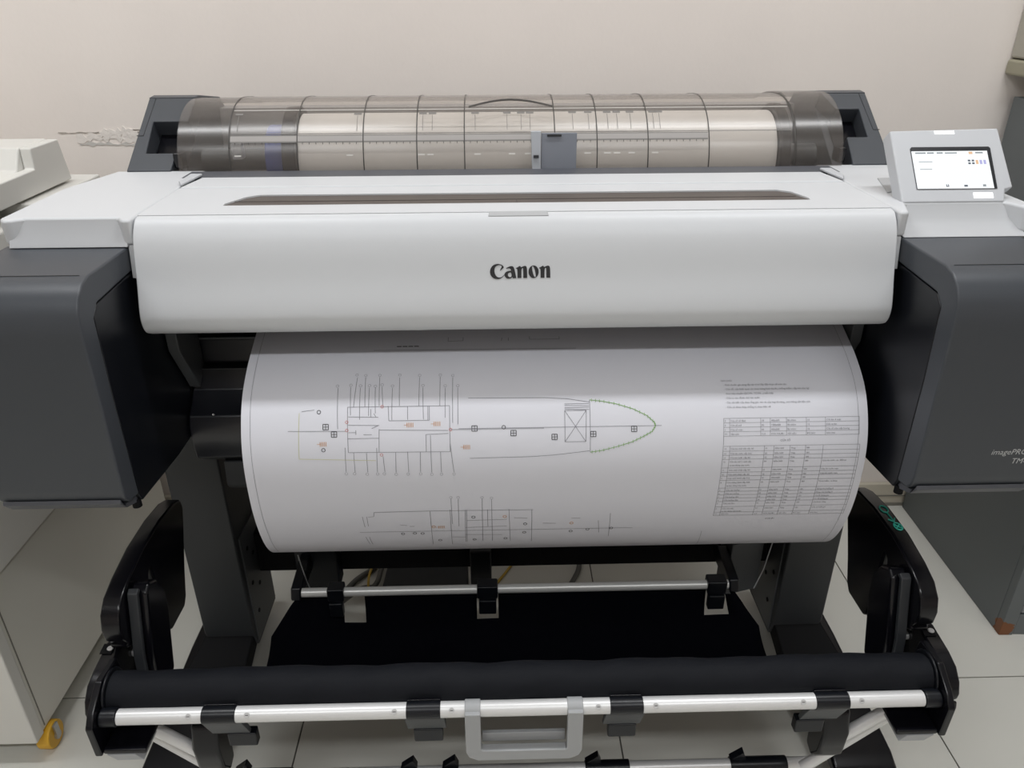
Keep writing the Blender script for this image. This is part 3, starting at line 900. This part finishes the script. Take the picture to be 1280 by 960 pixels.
md = cl.modifiers.new('thickness', 'SOLIDIFY')
md.thickness = 0.0012
rr = MB().tube([(-0.392, 1.102, 0.266), (0.392, 1.102, 0.266)], 0.0085, 18).build('rear_rod', 'steel', PR)
for x0, x1 in ((-0.345, -0.315), (-0.072, -0.034), (0.352, 0.388)):
    MB().box(x0, x1, 1.090, 1.116, 0.252, 0.280).build('rod_clip', 'black_plastic', rr, bevel=0.003)
    MB().box(x0 + 0.003, x1 - 0.003, 1.085, 1.1, 0.220, 0.2515).build('clip_tongue', 'black_plastic', rr, bevel=0.002)
for s in (-1, 1):
    MB().px([(1.090, 0.256), (1.10, 0.278), (1.19, 0.285), (1.22, 0.26), (1.20, 0.245), (1.11, 0.250)], s * 0.393, s * 0.412).build('rod_mount', 'black_plastic', rr, bevel=0.004)

# lower rod near the floor
lr = MB().tube([(-0.455, 0.815, 0.150), (0.455, 0.815, 0.150)], 0.010, 18).build('lower_rod', 'aluminium', PR)
for x0, x1 in ((-0.45, -0.36), (-0.19, -0.165), (-0.125, -0.10), (0.10, 0.17), (0.33, 0.42)):
    MB().tube([(x0, 0.815, 0.150), (x1, 0.815, 0.150)], 0.0125, 16).build('sleeve', 'black_plastic', lr, bevel=0.001)
    MB().prism([(x0, 0.815, 0.160), (x0 + 0.02, 0.815, 0.177), (x0 + 0.026, 0.815, 0.160)], (0, 0.012, 0)).build('clip', 'black_plastic', lr, bevel=0.001)

# teal marker strokes on the rim of the right fin
def fin_z(y):
    pts = sorted(fin[1:8])
    for a, c_ in zip(pts, pts[1:]):
        if a[0] <= y <= c_[0]:
            return a[1] + (c_[1] - a[1]) * (y - a[0]) / (c_[0] - a[0])
    return 0.54
def mark(path):
    return MB().tube([(x, y, fin_z(y) + 0.0009) for x, y in path], 0.0011, 6)
tm = mark([(0.562 + 0.0055 * math.cos(a * math.pi / 8), 0.962 + 0.0085 * math.sin(a * math.pi / 8)) for a in range(17)])
for q in ([(0.5625, 0.954), (0.563, 0.943), (0.5635, 0.930)], [(0.557, 0.936), (0.5635, 0.930), (0.568, 0.939)],
          [(0.564 + 0.0055 * math.cos(a * math.pi / 8), 0.919 + 0.0085 * math.sin(a * math.pi / 8)) for a in range(17)],
          [(0.560, 0.924), (0.568, 0.914)], [(0.568, 0.924), (0.560, 0.915)]):
    tm.tube([(x, y, fin_z(y) + 0.0009) for x, y in q], 0.0011, 6)
tm.build('marker_strokes', 'teal_mark', bpy.data.objects['side_fin.001'], label='teal symbol drawn on the fin')

# ------------------------------------------------------------------ printed sheet
PP = [(1.10, .829), (1.055, .824), (1.013, .81), (.966, .791), (.926, .765), (.90, .73), (.886, .69), (.883, .64), (.889, .587), (.907, .534), (.933, .497), (.97, .472), (1.01, .462)]
PL = catmull(PP, 8)
SL = [0.0]
for a, c_ in zip(PL, PL[1:]):
    SL.append(SL[-1] + (c_ - a).length)


def sheet_pt(x, s, h=0.0):                       # point on the sheet: x across, s along the feed, h off the surface
    s = min(max(s, 0.0), SL[-1] - 1e-6)
    i = 0
    while SL[i + 1] < s:
        i += 1
    k = (s - SL[i]) / (SL[i + 1] - SL[i])
    p = PL[i].lerp(PL[i + 1], k)
    j0, j1 = PL[max(i - 1, 0)], PL[min(i + 2, len(PL) - 1)]
    t = (j1 - j0).normalized()
    return Vector((x, p[0] + h * t[1], p[1] - h * t[0]))


SHEET = thing('printed_sheet', (0.05, 0.9, 0.462), 'white ship plan sheet curling out of the printer below its cover', 'paper sheet')
MB().shell([(p[0], p[1]) for p in PL], -0.371, 0.470, 0.0003, 24).build('paper', 'paper', SHEET, smooth=60)


class Ink:
    def __init__(self):
        self.b = MB()

    def line(self, pts, w=0.55, h=0.0005):       # millimetres
        for (x0, s0), (x1, s1) in zip(pts, pts[1:]):
            L = math.hypot(x1 - x0, s1 - s0)
            if L < 0.01:
                continue
            nx_, ns_ = -(s1 - s0) / L * w / 2, (x1 - x0) / L * w / 2
            n = max(1, int(abs(s1 - s0) / 6) + 1)
            prev = None
            for k in range(n + 1):
                x, s = x0 + (x1 - x0) * k / n, s0 + (s1 - s0) * k / n
                cur = (self.b.bm.verts.new(sheet_pt((x + nx_) / 1e3, (s + ns_) / 1e3, h)), self.b.bm.verts.new(sheet_pt((x - nx_) / 1e3, (s - ns_) / 1e3, h)))
                if prev:
                    self.b.bm.faces.new((prev[0], prev[1], cur[1], cur[0]))
                prev = cur

    def ring(self, x, s, r, w=0.5):
        self.line([(x + r * math.cos(a * math.pi / 6), s + r * math.sin(a * math.pi / 6)) for a in range(13)], w)

    def text(self, body, x, s, size, align='LEFT'):
        vs, fs = text_polys(body, size, align)
        bv = [self.b.bm.verts.new(sheet_pt((x + a) / 1e3, (s - c_) / 1e3, 0.0006)) for a, c_ in vs]
        for f in fs:
            try:
                self.b.bm.faces.new([bv[i] for i in f])
            except ValueError:
                pass

    def done(self, name, m):
        o = self.b.build(name, m, SHEET, smooth=0)
        o['kind'] = 'stuff'                      # fine print on the sheet
        return o


PLAN_LINES = [[(-230,205), (-94,205)],
 [(-230,205), (-230,266)],
 [(-230,266), (-94,267)],
 [(-94,205), (-94,267)],
 [(-229,218), (-189,219)],
 [(-229,229), (-188,230)],
 [(-230,247), (-188,247)],
 [(-188,235), (-189,266)],
 [(-176,204), (-175,224)],
 [(-175,224), (-121,224)],
 [(-150,205), (-150,223)],
 [(-123,205), (-123,224)],
 [(-121,205), (-121,224)],
 [(-126,243), (-96,242)],
 [(-126,243), (-126,267)],
 [(-188,236), (-96,238)],
 [(-309,236), (-232,237)],
 [(-93,237), (32,237)],
 [(-291,210), (-274,208)],
 [(-219,236), (-219,242)],
 [(-229,239), (-219,239)],
 [(-209,242), (-198,242)],
 [(-189,230), (-198,234)],
 [(-199,219), (-199,208)],
 [(-195,214), (-192,219)],
 [(-243,234), (-244,178)],
 [(-226,216), (-227,177)],
 [(-222,205), (-219,162)],
 [(-214,222), (-214,178)],
 [(-207,205), (-208,162)],
 [(-202,217), (-202,178)],
 [(-193,214), (-194,178)],
 [(-188,204), (-189,162)],
 [(-183,204), (-185,177)],
 [(-171,223), (-171,179)],
 [(-161,204), (-162,163)],
 [(-135,205), (-135,163)],
 [(-129,223), (-130,179)],
 [(-107,205), (-107,163)],
 [(-100,221), (-100,180)],
 [(-90,228), (-90,164)],
 [(-83,230), (-83,180)],
 [(-234,259), (-235,294)],
 [(-223,266), (-223,295)],
 [(-206,267), (-206,295)],
 [(-192,260), (-193,295)],
 [(-184,272), (-183,295)],
 [(-167,267), (-168,296)],
 [(-151,266), (-151,296)],
 [(-134,267), (-135,296)],
 [(-120,244), (-120,297)],
 [(-107,267), (-107,297)],
 [(-94,255), (-90,297)],
 [(-69,195), (34,196), (64,198), (94,203)],
 [(94,200), (94,271)],
 [(-68,277), (15,276), (48,274), (93,269)],
 [(60,214), (89,214), (88,256), (60,256), (60,214)],
 [(60,214), (88,256)],
 [(89,214), (60,256)],
 [(60,205), (93,205)],
 [(60,207), (93,208)],
 [(60,210), (93,210)],
 [(60,212), (93,213)],
 [(-82,236), (190,236)],
 [(-204,364), (-126,363), (18,364)],
 [(-126,363), (-127,447)],
 [(-98,361), (-99,448)],
 [(-77,362), (-79,440)],
 [(-75,362), (-77,440)],
 [(-46,362), (-46,398)],
 [(-16,362), (-14,439)],
 [(16,363), (17,442)],
 [(-229,407), (162,408)],
 [(-76,384), (-19,383)],
 [(-78,400), (-19,398)],
 [(-79,418), (-26,420)],
 [(-96,341), (-96,391)],
 [(-86,342), (-87,397)],
 [(-53,342), (-54,437)],
 [(-40,343), (-40,438)],
 [(111,389), (114,419)],
 [(127,374), (129,430)],
 [(-221,372), (-220,395)],
 [(-215,372), (-215,393)],
 [(-204,364), (-205,372), (-213,373)],
 [(-222,420), (-219,442)],
 [(-217,420), (-215,443)],
 [(-170,391), (-160,393)],
 [(-157,395), (-150,395)],
 [(-9,380), (10,381)],
 [(32,393), (51,394)],
 [(72,383), (85,383)],
 [(-98,424), (-79,425)],
 [(-201,115), (81,116)],
 [(-98,91), (-98,99), (-77,98), (-77,91)],
 [(17,91), (17,97), (59,97), (59,92)],
 [(-22,93), (-23,99)],
 [(-13,93), (-13,99)]]
BOW = [[(94,200), (110,202), (130,206), (152,213), (170,222), (180,231), (182,236), (177,244), (164,251), (149,258), (129,264), (109,269), (94,271)]]
YELLOW = [[(-294,212), (-296,274), (-194,278)]]
BUBBLES = [(-245,175), (-227,174), (-220,158), (-214,175), (-208,159), (-202,175), (-194,176), (-189,159), (-185,174), (-171,176), (-162,159), (-135,160), (-130,176), (-107,160), (-100,177), (-90,161), (-83,177), (-235,297), (-224,297), (-207,298), (-193,298), (-184,298), (-168,299), (-152,299), (-135,299), (-120,300), (-107,300), (-90,300), (-96,339), (-86,339), (-53,340), (-40,341)]
SQUARES = [(-259,231), (-248,241), (-61,236), (-9,243), (46,249), (98,246), (153,240)]
RINGS = [(-268,211), (-263,262), (-22,235), (-66,377), (7,394), (6,415), (-116,433), (-66,433), (-21,431), (73,414), (-168,413), (-151,412), (-140,413), (97,410), (131,408)]
RING_ORANGE = [(-22,377), (73,394), (-123,397)]
STAIRS = [(-263,254), (-147,230), (-111,229), (-72,261), (-112,398)]
RED = [(-231,225), (-231,236), (-93,237), (-184,205), (-186,270)]
BOLD = [(-154,108)]


k = Ink()
for l in PLAN_LINES:
    k.line(l)
for x, s in BUBBLES:
    k.ring(x, s, 1.9, 0.3)
for x in (-359, 457):
    k.line([(x, 60), (x, 470)], 0.4)
k.line([(264, 420), (268, 480)], 0.4)
k.done('plan_lines', 'ink')
k = Ink()
for x, s in SQUARES:
    r = 3.6
    k.line([(x - r, s - r), (x + r, s - r), (x + r, s + r), (x - r, s + r), (x - r, s - r)], 0.8)
    k.line([(x - r, s), (x + r, s)], 0.6)
    k.line([(x, s - r), (x, s + r)], 0.6)
for x, s in RINGS:
    k.ring(x, s, 2.4, 0.8)
for x, s in BOLD:
    for d in (-12, -4, 4, 12):
        k.line([(x + d - 3.3, s), (x + d + 3.3, s)], 1.6)
k.done('equipment_symbols', 'ink_bold')
k = Ink()
for l in BOW:
    k.line(l, 0.8)
    for (x0, s0), (x1, s1) in zip(l, l[1:]):
        L = math.hypot(x1 - x0, s1 - s0)
        for q in range(3):
            x, s = x0 + (x1 - x0) * (q + .5) / 3, s0 + (s1 - s0) * (q + .5) / 3
            k.line([(x, s - 2.2), (x, s + 2.2)], 0.6)
k.done('bow_rail', 'ink_green')
k = Ink()
for l in YELLOW:
    k.line(l, 0.7)
k.done('deck_edge', 'ink_yellow')
k = Ink()
for x, s in STAIRS:
    for q in range(5):
        k.line([(x - 4 + 2 * q, s - 3), (x - 4 + 2 * q, s + 3)], 0.7)
    k.line([(x - 8, s), (x - 3, s)], 0.5)
for x, s in RING_ORANGE:
    k.ring(x, s, 2.4, 0.8)
k.done('stair_symbols', 'ink_orange')
k = Ink()
for x, s in RED:
    k.ring(x, s, 1.8, 0.6)
k.done('red_marks', 'ink_red')

# notes and schedules at the right edge of the sheet
k = Ink()
for q, l in enumerate(('GHI CHÚ:', '- Kích thước gia công lấy tại vị trí lắp đặt thực tế trên tàu', '- Cửa sổ, cửa kính quan sát theo bảng kích thước, chống thấm, cấp kín cửa kg/', '  theo tiêu chuẩn (QCVN, TCVN ...) kết hợp',
                       '- Cửa ra vào được thử kín nước', '- Các chi tiết cửa theo ống gió, van và cửa húp lô riêng, xem bảng vật liệu cửa', '- Cửa có khóa thép chống rỉ, theo bản vẽ')):
    k.text(l, 274 + (0 if q == 0 else 3), 177 + 6.2 * q, 3.6)
k.done('notes', 'ink')
k = Ink()
cols = [274, 282, 324, 337, 359, 386, 412, 458]
rows = [228, 234, 240, 246, 252]
for s in rows:
    k.line([(274, s), (458, s)], 0.4)
for x in cols:
    k.line([(x, 228), (x, 252)], 0.4)
k.line([(274, 252), (274, 265)], 0.4)
data1 = (('3', 'Cửa sổ cố định', '18', '400x600', 'Bê nhôm', '15', 'Cửa kín ở mạn'), ('2', 'Cửa sổ mở', '06', '1200x600', 'Bê nhôm', '15', 'Cửa ca bin'),
         ('1', 'Cửa sổ mạn', '02', '400x500', 'Bê nhôm', '15', 'Cửa sổ trên mặt boong'), ('TT', 'TÊN GỌI', 'S.LG', 'KÍCH THƯỚC', 'VẬT LIỆU', 'ĐỘ DÀY', 'GHI CHÚ'))
for r_, row in enumerate(data1):
    for c_, txt in enumerate(row):
        k.text(txt, cols[c_] + 1.2, rows[r_] + 4.6, 3.2 if r_ < 3 else 2.9)
k.text('CỬA SỔ', 351, 260, 3.8)
k.done('window_schedule', 'ink')
k = Ink()
rows = [266, 273, 279, 285, 298, 305, 311, 318, 331, 337, 343, 349, 355, 365, 376, 383]
cols = [274, 283, 330, 343, 365, 386, 410, 460]
for s in rows:
    k.line([(cols[0], s), (cols[-1], s)], 0.4)
for x in cols:
    k.line([(x, 266), (x, 383)], 0.4)
names = ['Cửa kín thời tiết cấp A0', 'Cửa kín nước cấp A15', 'Cửa kín nước cấp A0', 'Cửa kín mở 2 cánh cấp', 'Cửa cách nhiệt cấp A0', 'Cửa cách nhiệt cấp A0', 'Cửa cách nhiệt cấp A15', 'Cửa thông hành cấp A60',
         'Cửa vào buồng', 'Cửa vào buồng', 'Cửa buồng tắm', 'Cửa buồng tắm', 'Cửa vào kho', 'Cửa vào bếp', 'TÊN GỌI']
notes = ['', '', '', 'Cửa kín nước cao 380mm', 'Cửa kín nước mạn', 'Cửa kín nước mạn', '', 'Thoát hiểm, có khóa', 'Dùng cho buồng ở', 'Dùng cho buồng ở', 'Có lỗ thông gió', 'Có lỗ thông gió', 'Có khóa riêng', 'Cửa có lưới gió', 'GHI CHÚ']
for r_ in range(15):
    s = rows[r_] + 4.8
    num = 'TT' if r_ == 14 else str(15 - r_)
    vals = [num, names[r_], 'S.LG' if r_ == 14 else '0%d' % (1 + r_ % 4), 'KÍCH THƯỚC' if r_ == 14 else '600x1600', 'VẬT LIỆU' if r_ == 14 else 'Thép', 'ĐỘ CAO' if r_ == 14 else ('380' if r_ < 8 else '150'), notes[r_]]
    for c_, txt in enumerate(vals):
        if txt:
            k.text(txt, cols[c_] + 1.2, s, 3.1 if r_ < 14 else 2.7)
    if rows[r_ + 1] - rows[r_] > 10 and r_ < 14:
        k.text('và két đứng của nước', cols[1] + 1.2, s + 5.5, 3.1)
k.text('CỬA ĐI', 350, 393, 3.8)
k.done('door_schedule', 'ink')

# ------------------------------------------------------------------ things on the floor behind the stand
t = thing('power_box', (-0.2, 1.41, 0), 'flat dark box with blue lights on the floor behind the printer stand', 'electronic device')
MB().prism([(-0.300, 1.352, 0.0), (-0.100, 1.352, 0.0), (-0.110, 1.56, 0.0), (-0.290, 1.56, 0.0)], (0, 0, 0.034)).build('case', 'device', t, bevel=0.004)
for x in (-0.186, -0.199):
    MB().tube([(x, 1.360, 0.034), (x, 1.360, 0.0352)], 0.0024, 10).build('indicator', 'led_blue', t)


def cable(pts, r, m, label, name='cable'):
    p = [tuple(q) for q in catmull(pts, 8)]
    o = MB().tube(p, r, 10).build(name, m, smooth=60, origin=(pts[0][0], pts[0][1], 0))
    tag(o, label, 'cable')


cable([(-0.44, 1.10, 0.0075), (-0.42, 1.30, 0.0075), (-0.375, 1.42, 0.0075), (-0.33, 1.48, 0.0075), (-0.31, 1.58, 0.0075), (-0.33, 1.66, 0.0075)], 0.0065, 'cable_grey', 'thick grey cable lying beside the flat dark box behind the stand')
cable([(-0.455, 1.24, 0.0285), (-0.36, 1.375, 0.021), (-0.322, 1.40, 0.0155), (-0.312, 1.44, 0.0210), (-0.315, 1.51, 0.0210), (-0.36, 1.62, 0.012)], 0.0060, 'cable_grey', 'grey cable crossing over another cable beside the flat dark box')
cable([(-0.325, 1.34, 0.004), (-0.333, 1.40, 0.034), (-0.330, 1.46, 0.034), (-0.335, 1.52, 0.036), (-0.345, 1.58, 0.036), (-0.33, 1.68, 0.02)], 0.003, 'cable_yellow', 'yellow cable running past the flat dark box')
cable([(-0.075, 1.33, 0.0035), (-0.05, 1.39, 0.0035), (0.0, 1.48, 0.0035), (0.05, 1.58, 0.0035), (0.06, 1.66, 0.0035)], 0.003, 'cable_yellow', 'thin yellow cable on bare tiles behind the centre bracket')
cable([(-0.08, 1.15, 0.0065), (0.02, 1.24, 0.0065), (0.10, 1.35, 0.0065), (0.145, 1.42, 0.0065), (0.165, 1.49, 0.0065), (0.16, 1.65, 0.0065)], 0.006, 'cable_grey', 'grey cable curving alone over bare tiles behind the stand')
